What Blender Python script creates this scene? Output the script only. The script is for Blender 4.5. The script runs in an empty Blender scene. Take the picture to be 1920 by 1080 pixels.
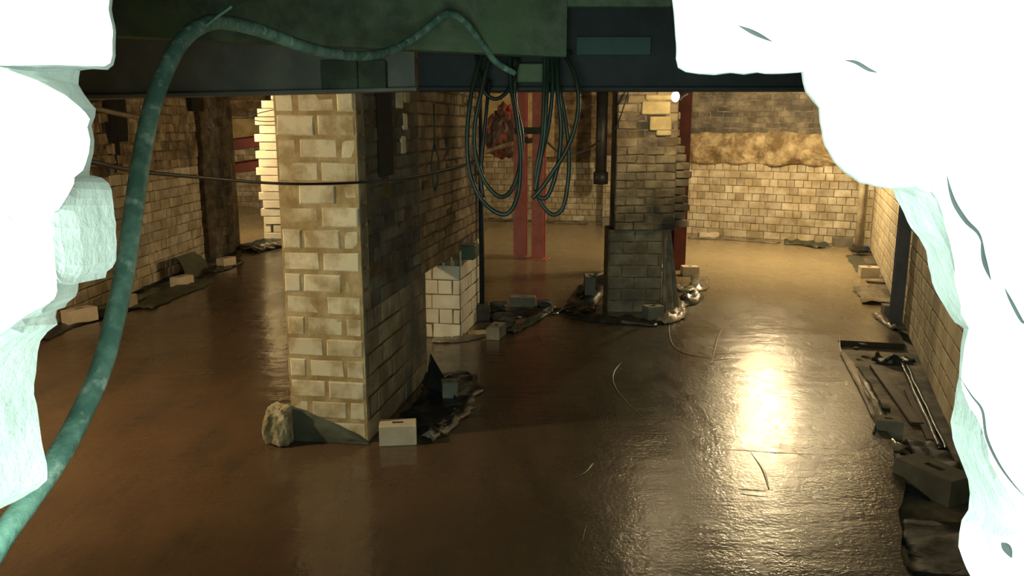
import bpy, bmesh, math, random
from mathutils import Vector, Matrix, noise

# ------------------------------------------------------------------ camera, world, lights
HC = 2.23                      # eye height over the basement floor (m)
F = 1500.0; PITCH = math.atan(300 / 1500)
sc = bpy.context.scene
C = sc.collection
cam_d = bpy.data.cameras.new('camera'); cam = bpy.data.objects.new('camera', cam_d); C.objects.link(cam)
cam_d.sensor_width = 36; cam_d.lens = 36 * F / 1920; cam_d.clip_start = .05; cam_d.clip_end = 200
cam.location = (0, 0, HC); cam.rotation_euler = (math.pi / 2 - PITCH, 0, 0)
sc.camera = cam
sc.view_settings.view_transform = 'Standard'; sc.view_settings.look = 'None'
sc.view_settings.gamma = 1; sc.view_settings.exposure = 0.0

w = bpy.data.worlds.new('overcast_daylight'); sc.world = w; w.use_nodes = True
w.node_tree.nodes['Background'].inputs[0].default_value = (.74, 1.0, .88, 1)
w.node_tree.nodes['Background'].inputs[1].default_value = .80

def light(name, kind, loc, col, power, size=.05, target=None, sizey=None):
    d = bpy.data.lights.new(name, kind); d.color = col; d.energy = power
    if kind == 'AREA':
        d.size = size
        if sizey: d.shape = 'RECTANGLE'; d.size_y = sizey
    elif kind == 'POINT': d.shadow_soft_size = size
    o = bpy.data.objects.new(name, d); C.objects.link(o); o.location = loc
    if target is not None:
        o.rotation_euler = (Vector(target) - Vector(loc)).to_track_quat('-Z', 'Y').to_euler()
    return o
# daylight of the street side, behind the viewer
light('daylight', 'AREA', (-.5, -1.0, 2.15), (.70, 1.0, .86), 200, 1.7, (0, 3, 2.5))
WARM = (1.0, .76, .42)
LAMP_A = (1.78, 8.95, 2.565)    # bare bulb hanging behind the beam, in view
LAMP_B = (4.38, 13.3, 2.98)     # work lamp above the line of the beam, right-hand bay
LAMP_C = (-4.35, 4.56, 2.46)    # bulb behind the beam, left bay
LAMP_D = (-6.3, 15.2, 2.62)     # bulb in the far left room
light('lamp_glow_bulb', 'POINT', LAMP_A, WARM, 50, .062)
light('lamp_glow_work', 'POINT', LAMP_B, WARM, 1700, .10)
light('lamp_glow_left', 'POINT', LAMP_C, WARM, 880, .062)
light('lamp_glow_far', 'POINT', LAMP_D, WARM, 1100, .062)

LAMP_E = (4.90, 11.7, 2.80)      # bulb close to the right wall
light('lamp_glow_right', 'POINT', LAMP_E, WARM, 120, .062)

def at(px, py, z=None, Y=None):
    """a point of the place seen at that spot of the photograph, on height z or at distance Y"""
    u = (px - 960) / F; v = -(py - 540) / F
    d = Vector((u, math.cos(PITCH) + v * math.sin(PITCH), v * math.cos(PITCH) - math.sin(PITCH)))
    t = (z - HC) / d.z if z is not None else Y / d.y
    return Vector((0, 0, HC)) + d * t

# ------------------------------------------------------------------ materials
def nd(nt, t, **kw):
    n = nt.nodes.new(t)
    for k, v in kw.items(): setattr(n, k, v)
    return n
def ramp(nt, src, stops):
    r = nd(nt, 'ShaderNodeValToRGB'); nt.links.new(src, r.inputs[0])
    cr = r.color_ramp
    while len(cr.elements) < len(stops): cr.elements.new(.5)
    for e, (p, c) in zip(cr.elements, stops):
        e.position = p; e.color = (*c, 1) if len(c) == 3 else c
    return r.outputs[0]
def mix(nt, a, b, f, mode='MIX'):
    m = nd(nt, 'ShaderNodeMix', data_type='RGBA', blend_type=mode)
    for inp, v in ((0, f), (6, a), (7, b)):
        if hasattr(v, 'links') or hasattr(v, 'is_linked'): nt.links.new(v, m.inputs[inp])
        else: m.inputs[inp].default_value = v if inp == 0 else (*v, 1)
    return m.outputs[2]
def pnoise(nt, scale, detail=4, rough=.6, stretch=None, offs=0):
    tc = nd(nt, 'ShaderNodeNewGeometry').outputs['Position']
    if stretch or offs:
        mp = nd(nt, 'ShaderNodeMapping'); nt.links.new(tc, mp.inputs[0])
        if stretch: mp.inputs['Scale'].default_value = stretch
        mp.inputs['Location'].default_value = (offs, offs * .7, 0)
        tc = mp.outputs[0]
    n = nd(nt, 'ShaderNodeTexNoise'); nt.links.new(tc, n.inputs['Vector'])
    n.inputs['Scale'].default_value = scale; n.inputs['Detail'].default_value = detail; n.inputs['Roughness'].default_value = rough
    return n.outputs[0]
def mat(name, base, dark=None, scale=6, rough=.85, island=0.0, bump=.3, bscale=40, lo=.4, hi=.65, metal=0, spec=.5, patch=None, rvar=None, bdist=.01, coat=0):
    m = bpy.data.materials.new(name); m.use_nodes = True; nt = m.node_tree
    b = nt.nodes['Principled BSDF']
    dark = dark or tuple(c * .6 for c in base)
    col = ramp(nt, pnoise(nt, scale), [(lo, dark), (hi, base)])
    if patch:                                  # (colour, scale, lo, hi) dirt or soot patches
        f = ramp(nt, pnoise(nt, patch[1], 3, offs=7.3), [(patch[2], (0, 0, 0)), (patch[3], (1, 1, 1))])
        col = mix(nt, col, patch[0], f)
    if island:
        g = nd(nt, 'ShaderNodeNewGeometry').outputs['Random Per Island']
        r = ramp(nt, g, [(0, (1 - island,) * 3), (1, (1 + island * .35,) * 3)])
        col = mix(nt, col, r, 1.0, 'MULTIPLY')
    nt.links.new(col, b.inputs['Base Color'])
    b.inputs['Roughness'].default_value = rough; b.inputs['Metallic'].default_value = metal
    b.inputs['Specular IOR Level'].default_value = spec
    if coat: b.inputs['Coat Weight'].default_value = coat; b.inputs['Coat Roughness'].default_value = .12
    if rvar:
        r = ramp(nt, pnoise(nt, rvar[2], 3, offs=3.1), [(.4, (rvar[0],) * 3), (.62, (rvar[1],) * 3)])
        nt.links.new(r, b.inputs['Roughness'])
    if bump:
        bp = nd(nt, 'ShaderNodeBump'); bp.inputs['Strength'].default_value = bump; bp.inputs['Distance'].default_value = bdist
        nt.links.new(pnoise(nt, bscale, 5, .65), bp.inputs['Height']); nt.links.new(bp.outputs[0], b.inputs['Normal'])
    return m
M = {}
M['block'] = mat('pale_concrete_block', (.66, .60, .47), (.42, .34, .21), 3.5, .9, .28, .35, 55)
M['pier_block'] = mat('stained_pier_block', (.74, .67, .50), (.42, .32, .17), 4.2, .9, .12, .5, 45, .36, .56)
M['col_block'] = mat('grimy_grey_block', (.35, .30, .21), (.17, .145, .10), 4, .9, .2, .4, 45, patch=((.10, .10, .09), 1.4, .52, .68))  # grimy grey; on the pier it also darkens the shaded side
M['dark_felt'] = mat('dark_matt_sheet', (.020, .026, .024), (.012, .016, .015), 4, .6, 0, .4, 14, bdist=.02)
M['clean_block'] = mat('clean_pale_block', (.80, .76, .64), (.66, .60, .46), 3, .9, .15, .25, 55)
M['right_block'] = mat('fresh_pale_block', (.78, .70, .52), (.60, .50, .32), 3.5, .9, .16, .3, 55)
M['mortar'] = mat('brown_mortar', (.26, .19, .10), (.13, .09, .045), 12, .95, 0, .5, 60)
M['pier_mortar'] = mat('sandy_mortar', (.50, .39, .22), (.32, .22, .10), 7, .95, 0, .6, 50)
M['old_brick'] = mat('old_brown_brick', (.34, .25, .15), (.17, .115, .06), 5, .93, .40, .8, 30, patch=((.045, .04, .035), 1.1, .52, .66))
M['old_mortar'] = mat('old_mortar', (.30, .24, .16), (.14, .10, .06), 6, .95, 0, .8, 30, patch=((.05, .045, .04), 1.1, .52, .66))
M['sooty_brick'] = mat('sooty_brick', (.16, .15, .12), (.045, .045, .04), 3, .93, .45, .8, 30, .38, .66, patch=((.20, .15, .08), .9, .50, .70))
M['sooty_mortar'] = mat('sooty_mortar', (.17, .15, .11), (.07, .065, .05), 5, .95, 0, .8, 30, patch=((.22, .17, .09), .9, .50, .70))
M['soot'] = mat('soot', (.014, .016, .015), (.007, .008, .008), 9, .95, 0, .6, 30)  # black for flat plates that paint the shade of niches
M['grey_brick'] = mat('grey_dusty_brick', (.24, .21, .16), (.10, .085, .065), 4, .93, .30, .7, 30, patch=((.055, .055, .055), .9, .5, .65))
M['rubble'] = mat('rough_chalky_stone', (.62, .50, .30), (.22, .15, .075), 3.5, .93, 0, 1, 16, bdist=.05)
M['plaster'] = mat('yellow_plaster', (.62, .50, .27), (.42, .32, .15), 5, .92, 0, .5, 20)
M['beam_steel'] = mat('grey_painted_steel', (.25, .24, .20), (.17, .165, .14), 4, .65, 0, .25, 40)
M['dark_steel'] = mat('dark_oily_steel', (.022, .026, .03), (.012, .014, .016), 4, .7, 0, .3, 30)
M['downstand'] = mat('green_stained_concrete', (.17, .21, .14), (.09, .125, .08), 9, .9, 0, .8, 45, patch=((.13, .19, .10), 2, .5, .7))  # green-grey base with greener patches
M['teal_plate'] = mat('teal_board', (.045, .085, .078), (.035, .065, .06), 3, .7, 0, .2, 40)
M['pale_board'] = mat('pale_green_board', (.16, .20, .12), (.11, .14, .08), 3, .8, 0, .3, 40)
M['padstone'] = mat('greenish_padstone', (.13, .16, .10), (.07, .09, .06), 5, .9, 0, .6, 30)
M['red_steel'] = mat('red_oxide_steel', (.50, .17, .15), (.40, .12, .10), 5, .6, 0, .2, 40)
M['needle'] = mat('deep_red_needle', (.075, .014, .012), (.045, .010, .009), 4, .6, 0, .2, 40)
M['left_brick'] = mat('old_left_brick', (.46, .36, .22), (.22, .155, .085), 4, .93, .40, .8, 30, patch=((.05, .045, .04), 1.0, .56, .68))
M['red_dark'] = mat('dark_red_steel', (.16, .03, .025), (.10, .02, .018), 5, .6, 0, .2, 40)
M['red_tarp'] = mat('red_orange_sheeting', (.26, .035, .016), (.045, .018, .013), 3, .6, 0, .4, 20, .52, .72)
M['hose'] = mat('dusty_green_hose', (.21, .36, .29), (.10, .21, .165), 16, .6, 0, .35, 60, .42, .62, patch=((.45, .55, .48), 22, .56, .70))
M['cable'] = mat('dark_green_cable', (.018, .036, .026), (.009, .02, .015), 8, .45, 0, .1, 40)
M['cable_olive'] = mat('olive_cable', (.03, .042, .022), (.016, .024, .012), 8, .45, 0, .1, 40)
M['black'] = mat('black_rubber', (.012, .012, .012), (.008, .008, .008), 8, .5, 0, .1, 40)
M['pipe_dark'] = mat('dark_iron_pipe', (.022, .024, .026), (.012, .012, .014), 5, .5, 0, .3, 20)
M['pipe_white'] = mat('dirty_white_plastic', (.60, .55, .42), (.38, .32, .2), 5, .5, 0, .1, 20)
M['blue_steel'] = mat('blue_grey_steel', (.16, .15, .16), (.11, .105, .12), 4, .5, 0, .15, 40)
M['brick_loose'] = mat('loose_pale_block', (.70, .60, .45), (.58, .48, .34), 5, .9, .1, .35, 60)
M['brick_grey'] = mat('wet_grey_block', (.26, .24, .19), (.17, .155, .12), 5, .8, .1, .35, 60)
M['brick_dark'] = mat('dark_wet_block', (.15, .135, .10), (.09, .085, .065), 5, .8, .1, .35, 60)
M['frog'] = mat('block_slot_dirt', (.10, .075, .045), (.05, .04, .025), 8, .95)  # dark brown lining of the block slots
M['sheet'] = mat('black_damp_proof_sheet', (.022, .026, .026), (.010, .012, .013), 3, .25, 0, .6, 14, bdist=.02, spec=.6)
M['felt'] = mat('grey_green_dpm_sheet', (.095, .10, .065), (.06, .065, .045), 5, .55, 0, .4, 25)
M['clear'] = mat('shiny_clear_polythene', (.30, .27, .2), (.13, .11, .08), 4, .12, 0, .6, 16, bdist=.02, spec=.9)
M['rock'] = mat('broken_concrete', (.56, .50, .34), (.26, .21, .12), 9, .95, 0, .9, 30)
M['dark_rock'] = mat('dark_wet_rubble', (.05, .05, .042), (.02, .022, .02), 8, .7, 0, .9, 20)
M['wood'] = mat('pale_timber', (.52, .38, .2), (.38, .26, .13), 6, .7, 0, .2, 30)
M['subfloor'] = mat('dirty_subfloor', (.34, .28, .18), (.07, .06, .045), 3, .7, 0, .9, 18, bdist=.02)
M['plank'] = mat('dark_wet_board', (.11, .075, .045), (.04, .03, .02), 4, .5, 0, .5, 25)
M['ceiling'] = mat('dark_ceiling', (.07, .065, .05), (.04, .038, .03), 3, .95, 0, .5, 20)
M['outer'] = mat('pale_painted_masonry', (.80, .82, .80), (.74, .77, .75), 8, .95, 0, .5, 25)
M['core'] = mat('broken_masonry_core', (.88, .90, .87), (.72, .78, .74), 9, .95, 0, .5, 18, bdist=.010, lo=.35, hi=.6)
M['crack'] = mat('mortar_crack', (.085, .09, .09), (.05, .055, .055), 9, .95)
m = bpy.data.materials.new('lit_bulb_glass'); m.use_nodes = True
b = m.node_tree.nodes['Principled BSDF']; b.inputs['Emission Color'].default_value = (1, .80, .48, 1); b.inputs['Emission Strength'].default_value = 60
M['bulb'] = m

def floor_material():
    m = bpy.data.materials.new('wet_screed'); m.use_nodes = True; nt = m.node_tree; b = nt.nodes['Principled BSDF']
    col = ramp(nt, pnoise(nt, 1.3, 5, .6), [(.25, (.090, .054, .030)), (.75, (.125, .076, .042))])
    sx = nd(nt, 'ShaderNodeSeparateXYZ'); nt.links.new(nd(nt, 'ShaderNodeNewGeometry').outputs['Position'], sx.inputs[0])
    gx = nd(nt, 'ShaderNodeMapRange'); nt.links.new(sx.outputs[0], gx.inputs[0]); gx.inputs[1].default_value = -1.2; gx.inputs[2].default_value = 1.6
    col = mix(nt, col, (.072, .058, .038), gx.outputs[0])
    col2 = mix(nt, col, (.05, .042, .032), ramp(nt, pnoise(nt, 2.2, 4, .6, (1.6, .45, 1), 4), [(.50, (0, 0, 0)), (.70, (.62, .62, .62))]))
    # the far right bay is paler
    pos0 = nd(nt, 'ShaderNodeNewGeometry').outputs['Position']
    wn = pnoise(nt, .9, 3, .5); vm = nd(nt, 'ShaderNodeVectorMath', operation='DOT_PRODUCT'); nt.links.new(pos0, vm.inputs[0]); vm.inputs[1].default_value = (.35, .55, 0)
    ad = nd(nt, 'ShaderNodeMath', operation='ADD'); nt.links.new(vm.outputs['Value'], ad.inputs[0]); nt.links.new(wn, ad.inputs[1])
    far_pale = nd(nt, 'ShaderNodeMapRange'); nt.links.new(ad.outputs[0], far_pale.inputs[0]); far_pale.inputs[1].default_value = 6.6; far_pale.inputs[2].default_value = 9.4
    col2 = mix(nt, col2, (.40, .315, .18), far_pale.outputs[0])
    nt.links.new(col2, b.inputs['Base Color'])
    r = ramp(nt, pnoise(nt, 1.5, 4, .6, (1, .5, 1), 2), [(.38, (.20,) * 3), (.64, (.36,) * 3)])
    nt.links.new(r, b.inputs['Roughness']); b.inputs['Specular IOR Level'].default_value = .35; b.inputs['Coat Weight'].default_value = .45; b.inputs['Coat Roughness'].default_value = .075
    b1 = nd(nt, 'ShaderNodeBump'); b1.inputs['Strength'].default_value = .16; b1.inputs['Distance'].default_value = .05
    nt.links.new(pnoise(nt, 3.2, 4, .55, (.6, 1.6, 1)), b1.inputs['Height'])
    # the trowelled right bay is rougher than the rest
    pos = nd(nt, 'ShaderNodeNewGeometry').outputs['Position']
    sp = nd(nt, 'ShaderNodeSeparateXYZ'); nt.links.new(pos, sp.inputs[0])
    mr = nd(nt, 'ShaderNodeMapRange'); nt.links.new(sp.outputs[0], mr.inputs[0])
    mr.inputs[1].default_value = -.6; mr.inputs[2].default_value = 1.2; mr.inputs[3].default_value = .06; mr.inputs[4].default_value = .42
    b2 = nd(nt, 'ShaderNodeBump'); b2.inputs['Distance'].default_value = .008
    nt.links.new(mr.outputs[0], b2.inputs['Strength'])
    nt.links.new(pnoise(nt, 38, 3, .6), b2.inputs['Height']); nt.links.new(b1.outputs[0], b2.inputs['Normal'])
    b3 = nd(nt, 'ShaderNodeBump'); b3.inputs['Distance'].default_value = .02; b3.inputs['Strength'].default_value = .16
    nt.links.new(pnoise(nt, 11, 4, .6, (.9, .35, 1), 9), b3.inputs['Height']); nt.links.new(b2.outputs[0], b3.inputs['Normal']); b2 = b3
    nt.links.new(b2.outputs[0], b.inputs['Normal']); nt.links.new(b2.outputs[0], b.inputs['Coat Normal'])
    return m
M['screed'] = floor_material()
M['ridge'] = mat('wet_screed_ridge', (.10, .08, .055), (.07, .055, .035), 5, .3, 0, 0, 10, coat=1)

# ------------------------------------------------------------------ mesh helpers
class MB:
    def __init__(s): s.v = []; s.f = []; s.m = []
    def add(s, vs, fs, mi=0):
        o = len(s.v); s.v += [tuple(v) for v in vs]
        for f in fs: s.f.append([i + o for i in f]); s.m.append(mi)
    def box(s, c, d, rz=0, mi=0, rot=None, bevel=0):
        c = Vector(c); R = rot or Matrix.Rotation(rz, 3, 'Z'); h = Vector(d) / 2
        P = []
        if bevel:
            q = bevel
            for z in (-1, 1):
                for x, y in ((-1, -1), (1, -1), (1, 1), (-1, 1)):
                    P += [(x * (h.x - q), y * (h.y - q), z * h.z), (x * h.x, y * (h.y - q), z * (h.z - q)), (x * (h.x - q), y * h.y, z * (h.z - q))]
            bm = bmesh.new()
            for p in P: bm.verts.new(p)
            r = bmesh.ops.convex_hull(bm, input=bm.verts)
            bm.verts.index_update()
            vs = [c + R @ v.co for v in bm.verts]; fs = [[v.index for v in f.verts] for f in bm.faces]; bm.free()
            s.add(vs, fs, mi); return
        vs = [c + R @ Vector((x * h.x, y * h.y, z * h.z)) for z in (-1, 1) for x, y in ((-1, -1), (1, -1), (1, 1), (-1, 1))]
        s.add(vs, [(3, 2, 1, 0), (4, 5, 6, 7), (0, 1, 5, 4), (1, 2, 6, 5), (2, 3, 7, 6), (3, 0, 4, 7)], mi)
    def tube(s, pts, r, n=10, mi=0, sub=6, cap=True):
        P = smooth(pts, sub) if sub else [Vector(p) for p in pts]
        rr = r if callable(r) else (lambda t: r)
        up = Vector((0, 0, 1)); rings = []
        T0 = (P[1] - P[0]).normalized()
        N = T0.cross(up) if abs(T0.z) < .9 else T0.cross(Vector((1, 0, 0)))
        N.normalize()
        for i, p in enumerate(P):
            T = (P[min(i + 1, len(P) - 1)] - P[max(i - 1, 0)]).normalized()
            N = (N - T * N.dot(T)).normalized(); B = T.cross(N)
            ra = rr(i / (len(P) - 1))
            rings.append([p + (N * math.cos(a) + B * math.sin(a)) * ra for a in [2 * math.pi * k / n for k in range(n)]])
        vs = [v for R in rings for v in R]; fs = []
        for i in range(len(rings) - 1):
            for k in range(n): fs.append((i * n + k, i * n + (k + 1) % n, (i + 1) * n + (k + 1) % n, (i + 1) * n + k))
        if cap: fs += [tuple(range(n))[::-1], tuple((len(rings) - 1) * n + k for k in range(n))]
        s.add(vs, fs, mi)
    def prism(s, poly, z0, z1, mi=0):
        n = len(poly); vs = [(x, y, z0) for x, y in poly] + [(x, y, z1) for x, y in poly]
        s.add(vs, [tuple(range(n))[::-1], tuple(range(n, 2 * n))] + [(i, (i + 1) % n, n + (i + 1) % n, n + i) for i in range(n)], mi)
    def build(s, name, mats, parent=None, smooth_=False):
        me = bpy.data.meshes.new(name); me.from_pydata(s.v, [], s.f)
        if not isinstance(mats, (list, tuple)): mats = [mats]
        for m_ in mats: me.materials.append(M[m_] if isinstance(m_, str) else m_)
        me.polygons.foreach_set('material_index', s.m)
        if smooth_: me.polygons.foreach_set('use_smooth', [True] * len(me.polygons))
        me.update()
        bm = bmesh.new(); bm.from_mesh(me); bmesh.ops.recalc_face_normals(bm, faces=bm.faces); bm.to_mesh(me); bm.free()
        o = bpy.data.objects.new(name, me); C.objects.link(o)
        if parent:
            o.parent = parent; o.matrix_parent_inverse = Matrix.Translation(-parent.location) if parent.type == 'EMPTY' and not parent.rotation_euler.z else parent.matrix_basis.inverted()
        return o
def smooth(pts, sub):
    P = [Vector(p) for p in pts]
    if len(P) < 3: return P
    out = []
    for i in range(len(P) - 1):
        a = P[i - 1] if i else P[0] * 2 - P[1]; b = P[i]; c = P[i + 1]; d = P[i + 2] if i + 2 < len(P) else P[-1] * 2 - P[-2]
        for k in range(sub):
            t = k / sub
            out.append(.5 * ((2 * b) + (c - a) * t + (2 * a - 5 * b + 4 * c - d) * t * t + (3 * b - a - 3 * c + d) * t ** 3))
    out.append(P[-1]); return out
def tag(o, label=None, cat=None, group=None, kind=None):
    if label: o['label'] = label
    if cat: o['category'] = cat
    if group: o['group'] = group
    if kind: o['kind'] = kind
    return o
def struct(o): o['kind'] = 'structure'; return o
def thing(name, label, cat, loc=(0, 0, 0), rz=0, group=None):
    o = bpy.data.objects.new(name, None); C.objects.link(o); o.location = loc; o.rotation_euler = (0, 0, rz); o.empty_display_size = .1
    return tag(o, label, cat, group)
def copy_tree(o, parent=None):
    c = o.copy(); C.objects.link(c); c.parent = parent
    for ch in o.children: copy_tree(ch, c)
    return c

# masonry: real units bedded proud of a mortar backing, all one mesh
def masonry(mb, P0, P1, z0, z1, course=.15, unit=.31, bond='english', side=1, d=.010, jit=.004, seed=0, mi=(0, 1), th=.0, mask=None, joint=.012, drop=0, backing=True, ragged=.0, bev=.009, bin_=.0):
    """face seen from the side to the right (side=1) or left (-1) of P0->P1"""
    rnd = random.Random(seed); P0 = Vector((*P0, 0)); P1 = Vector((*P1, 0)); L = (P1 - P0).length; t = (P1 - P0) / L
    n = Vector((t.y, -t.x, 0)) * side
    if backing:
        T = th or .1
        a = P0 + t * bin_; b = P1 - t * bin_; q = [a, b, b - n * T, a - n * T]
        mb.prism([(p.x, p.y) for p in q], z0, z1, mi[1])
    nc = max(1, round((z1 - z0) / course)); ch = (z1 - z0) / nc
    for r in range(nc):
        zb = z0 + r * ch; head = (bond == 'english' and r % 2) or (bond == 'mixed' and rnd.random() < .5)
        x = 0 if r % 2 == 0 else -unit * (.5 if bond == 'stretch' else .25)
        while x < L - .01:
            u = unit / 2 if head else unit
            if bond == 'mixed': u = unit * rnd.choice((.5, .5, 1, .75))
            if bond == 'english' and not head and rnd.random() < .06: u = unit / 2
            u *= rnd.uniform(.96, 1.04)
            a = max(0, x); b = min(L, x + u); x += u
            if b < L and L - b < unit * .12: b = L; x = L
            if b - a < .04: continue
            if mask and not mask((a + b) / 2, zb + ch / 2): continue
            if drop and rnd.random() < drop: continue
            a += joint / 2; b -= joint / 2; c0 = zb + joint / 2; c1 = zb + ch - joint / 2
            dd = d + rnd.uniform(-jit, jit)
            def j(): return rnd.uniform(-jit, jit)
            cs = [(a + j(), c0 + j()), (b + j(), c0 + j()), (b + j(), c1 + j()), (a + j(), c1 + j())]
            mx = (a + b) / 2; mz = (c0 + c1) / 2
            V = [P0 + t * p[0] + n * -.03 + Vector((0, 0, p[1])) for p in cs]
            V += [P0 + t * p[0] + n * (dd - bev * .6) + Vector((0, 0, p[1])) for p in cs]
            sx = 1 - 2 * bev / (b - a); sz = 1 - 2 * bev / (c1 - c0)
            V += [P0 + t * (mx + (p[0] - mx) * sx) + n * (dd + rnd.uniform(-ragged, ragged)) + Vector((0, 0, mz + (p[1] - mz) * sz)) for p in cs]
            fs = [(8, 9, 10, 11)] + [(i, (i + 1) % 4, 4 + (i + 1) % 4, 4 + i) for i in range(4)] + [(4 + i, 4 + (i + 1) % 4, 8 + (i + 1) % 4, 8 + i) for i in range(4)]
            mb.add(V, fs, mi[0])
    return mb
def fbm(p, s=1.0, o=3): return noise.fractal(Vector(p) * s, 1.0, 2.0, o)
def sheet(path, width, amp, seed=0, nu=None, nv=9, freq=5, lift=0.0, name=None, mtl='sheet', parent=None, thick=.004, tilt=0):
    """crumpled membrane lying along a path; tilt lifts its far side up the wall"""
    P = smooth(path, 8); mb = MB(); vs = []; n = len(P)
    for i, p in enumerate(P):
        T = (P[min(i + 1, n - 1)] - P[max(i - 1, 0)]); T.z = 0; T.normalize(); S = Vector((T.y, -T.x, 0))
        for k in range(nv):
            f = k / (nv - 1) - .5
            q = p + S * f * width * (1 + .25 * fbm((i * .3, k, seed)))
            h = abs(fbm((q.x + seed, q.y, seed * 2.1), freq)) * amp + amp * .25 * (1 + fbm((q.x, q.y + seed, 3), freq * 2.3))
            edge = 1 if 0 < k < nv - 1 else .25
            vs.append(Vector((q.x, q.y, q.z + lift + h * edge + max(0, f + .5) * tilt + .004)))
    N = len(vs); fs = [(i * nv + k, i * nv + k + 1, (i + 1) * nv + k + 1, (i + 1) * nv + k) for i in range(n - 1) for k in range(nv - 1)]
    low = [v - Vector((0, 0, thick)) for v in vs]
    fs2 = [tuple(a + N for a in f) for f in fs]
    rim = [(i * nv, (i + 1) * nv, (i + 1) * nv + N, i * nv + N) for i in range(n - 1)] + [(i * nv + nv - 1, (i + 1) * nv + nv - 1, (i + 1) * nv + nv - 1 + N, i * nv + nv - 1 + N) for i in range(n - 1)]
    rim += [(k, k + 1, k + 1 + N, k + N) for k in range(nv - 1)] + [((n - 1) * nv + k, (n - 1) * nv + k + 1, (n - 1) * nv + k + 1 + N, (n - 1) * nv + k + N) for k in range(nv - 1)]
    mb.add(vs + low, fs + fs2 + rim)
    return mb.build(name or 'plastic_sheet', mtl, parent, True)
def rock(name, c, size, seed, mtl, label=None, cat='rubble', sub=3, amp=.25):
    bm = bmesh.new(); bmesh.ops.create_icosphere(bm, subdivisions=sub, radius=1)
    for v in bm.verts:
        k = 1 + amp * fbm(v.co + Vector((seed, 0, 0)), 1.2) + amp * .3 * fbm(v.co + Vector((0, seed, 0)), 4)
        v.co = Vector([max(-.78, min(.78, a * 1.05)) for a in v.co]) * k
        v.co = Vector((v.co.x * size[0], v.co.y * size[1], v.co.z * size[2]))
    zmin = min(v.co.z for v in bm.verts)
    me = bpy.data.meshes.new(name); bm.to_mesh(me); bm.free(); me.materials.append(M[mtl])
    o = bpy.data.objects.new(name, me); C.objects.link(o); o.location = (c[0], c[1], c[2] - zmin - .004)
    if label: tag(o, label, cat)
    return o

# ------------------------------------------------------------------ the setting
FL = .07
mb = MB()
edge = [(-5.6, .9), (-5.6, 7.6), (-5.2, 8.4), (-4.85, 9.1), (-4.62, 10.0), (-4.58, 10.8), (-4.55, 11.6), (-4.62, 12.7), (-4.75, 13.6), (-5.0, 14.7), (-9.5, 14.9), (-9.5, 23.6), (3.5, 20.3), (3.6, 17.6), (6.9, 15.6),
        (6.35, 15.0), (5.95, 13.6), (5.42, 12.2), (5.02, 10.9), (4.70, 9.9), (4.46, 9.15), (4.30, 8.6), (4.14, 8.15), (3.50, 8.30), (3.42, 8.05), (3.28, 7.35), (3.02, 6.55), (2.86, 5.98), (2.80, 5.60), (2.62, 5.15), (2.50, 4.72), (2.30, 4.40), (2.08, 3.9), (1.8, 3.0), (1.2, .9)]
pts = []
for i, a in enumerate(edge):
    b = edge[(i + 1) % len(edge)]; va = Vector((*a, 0)); vb = Vector((*b, 0)); n = max(1, int((vb - va).length / .12))
    for k in range(n):
        p = va.lerp(vb, k / n); pts.append((p.x + .02 * fbm((p.x, p.y, 1), 4), p.y + .02 * fbm((p.x, p.y, 5), 4)))
mb.prism(pts, -FL, 0)
floor = struct(mb.build('floor', 'screed'))
mb = MB(); mb.prism([(-9.6, .8), (8, .8), (8, 24), (-9.6, 24)], -FL - .1, -FL)
sub = mb.build('floor_base', 'subfloor'); struct(sub)
# trowel ridges left in the wet screed
def ridge(px, r=.010):
    q = MB(); P = [at(x, y, z=0) for x, y in px]
    q.tube([(p.x, p.y, .0) for p in P], lambda t: r * (.35 + .65 * math.sin(math.pi * min(1, max(0, t)))), 8, sub=8)
    q.v = [(a, b, c * .6) for a, b, c in q.v]
    q.build('screed_ridge', 'ridge', floor, True)
ridge([(1262, 590), (1254, 615), (1260, 645), (1282, 662), (1330, 672)])
ridge([(1385, 600), (1362, 606), (1346, 632), (1340, 655), (1333, 684)])
ridge([(1164, 680), (1150, 700), (1152, 724), (1175, 755), (1205, 782)])
ridge([(1574, 628), (1575, 650), (1578, 664)], .009)
ridge([(1112, 868), (1095, 888), (1062, 905)])
ridge([(1340, 842), (1400, 845), (1475, 850), (1545, 852)], .004)
ridge([(1408, 848), (1430, 880), (1442, 918)])
ridge([(1385, 917), (1410, 919), (1436, 921)], .005)
ridge([(1388, 926), (1412, 929), (1440, 932)], .005)
ridge([(1140, 778), (1134, 805)], .005)
ridge([(1100, 980), (1085, 1045)], .005)
ridge([(1598, 545), (1592, 580)], .005)

# ceiling and the closed shell
mb = MB(); mb.box((-.8, 12.4, 3.2), (18, 23.4, .2)); struct(mb.build('ceiling', 'ceiling'))

# left wall: new blockwork below, old rubble-faced brick above, a niche painted black as its shade
def wall(name, P0, P1, parts, side, th=.3, mats=('block', 'mortar', 'old_brick', 'old_mortar')):
    mb = MB()
    for p in parts: masonry(mb, P0, P1, th=th, side=side, **p)
    return struct(mb.build(name, mats))
niche = lambda a0, a1, b0, b1: (lambda s, z: not (a0 < s < a1 and b0 < z < b1))
mb = MB()
masonry(mb, (-5.25, .9), (-5.25, 13.5), 0, 1.62, bond='mixed', seed=3, side=1, th=.35, jit=.007)
masonry(mb, (-5.25, .9), (-5.25, 13.5), 1.62, 3.1, .13, .27, 'mixed', 1, .018, .014, 4, (2, 3), .35, mask=niche(9.6, 10.25, 2.05, 2.75), drop=.05, ragged=.012)
mb.box((-5.255, .9 + 9.93, 2.38), (.03, .60, .66), mi=4)  # flat dark plate, the niche's shade put into colour
mb.box((-5.245, .9 + 9.85, 1.85), (.03, .16, .4), mi=4)
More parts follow.
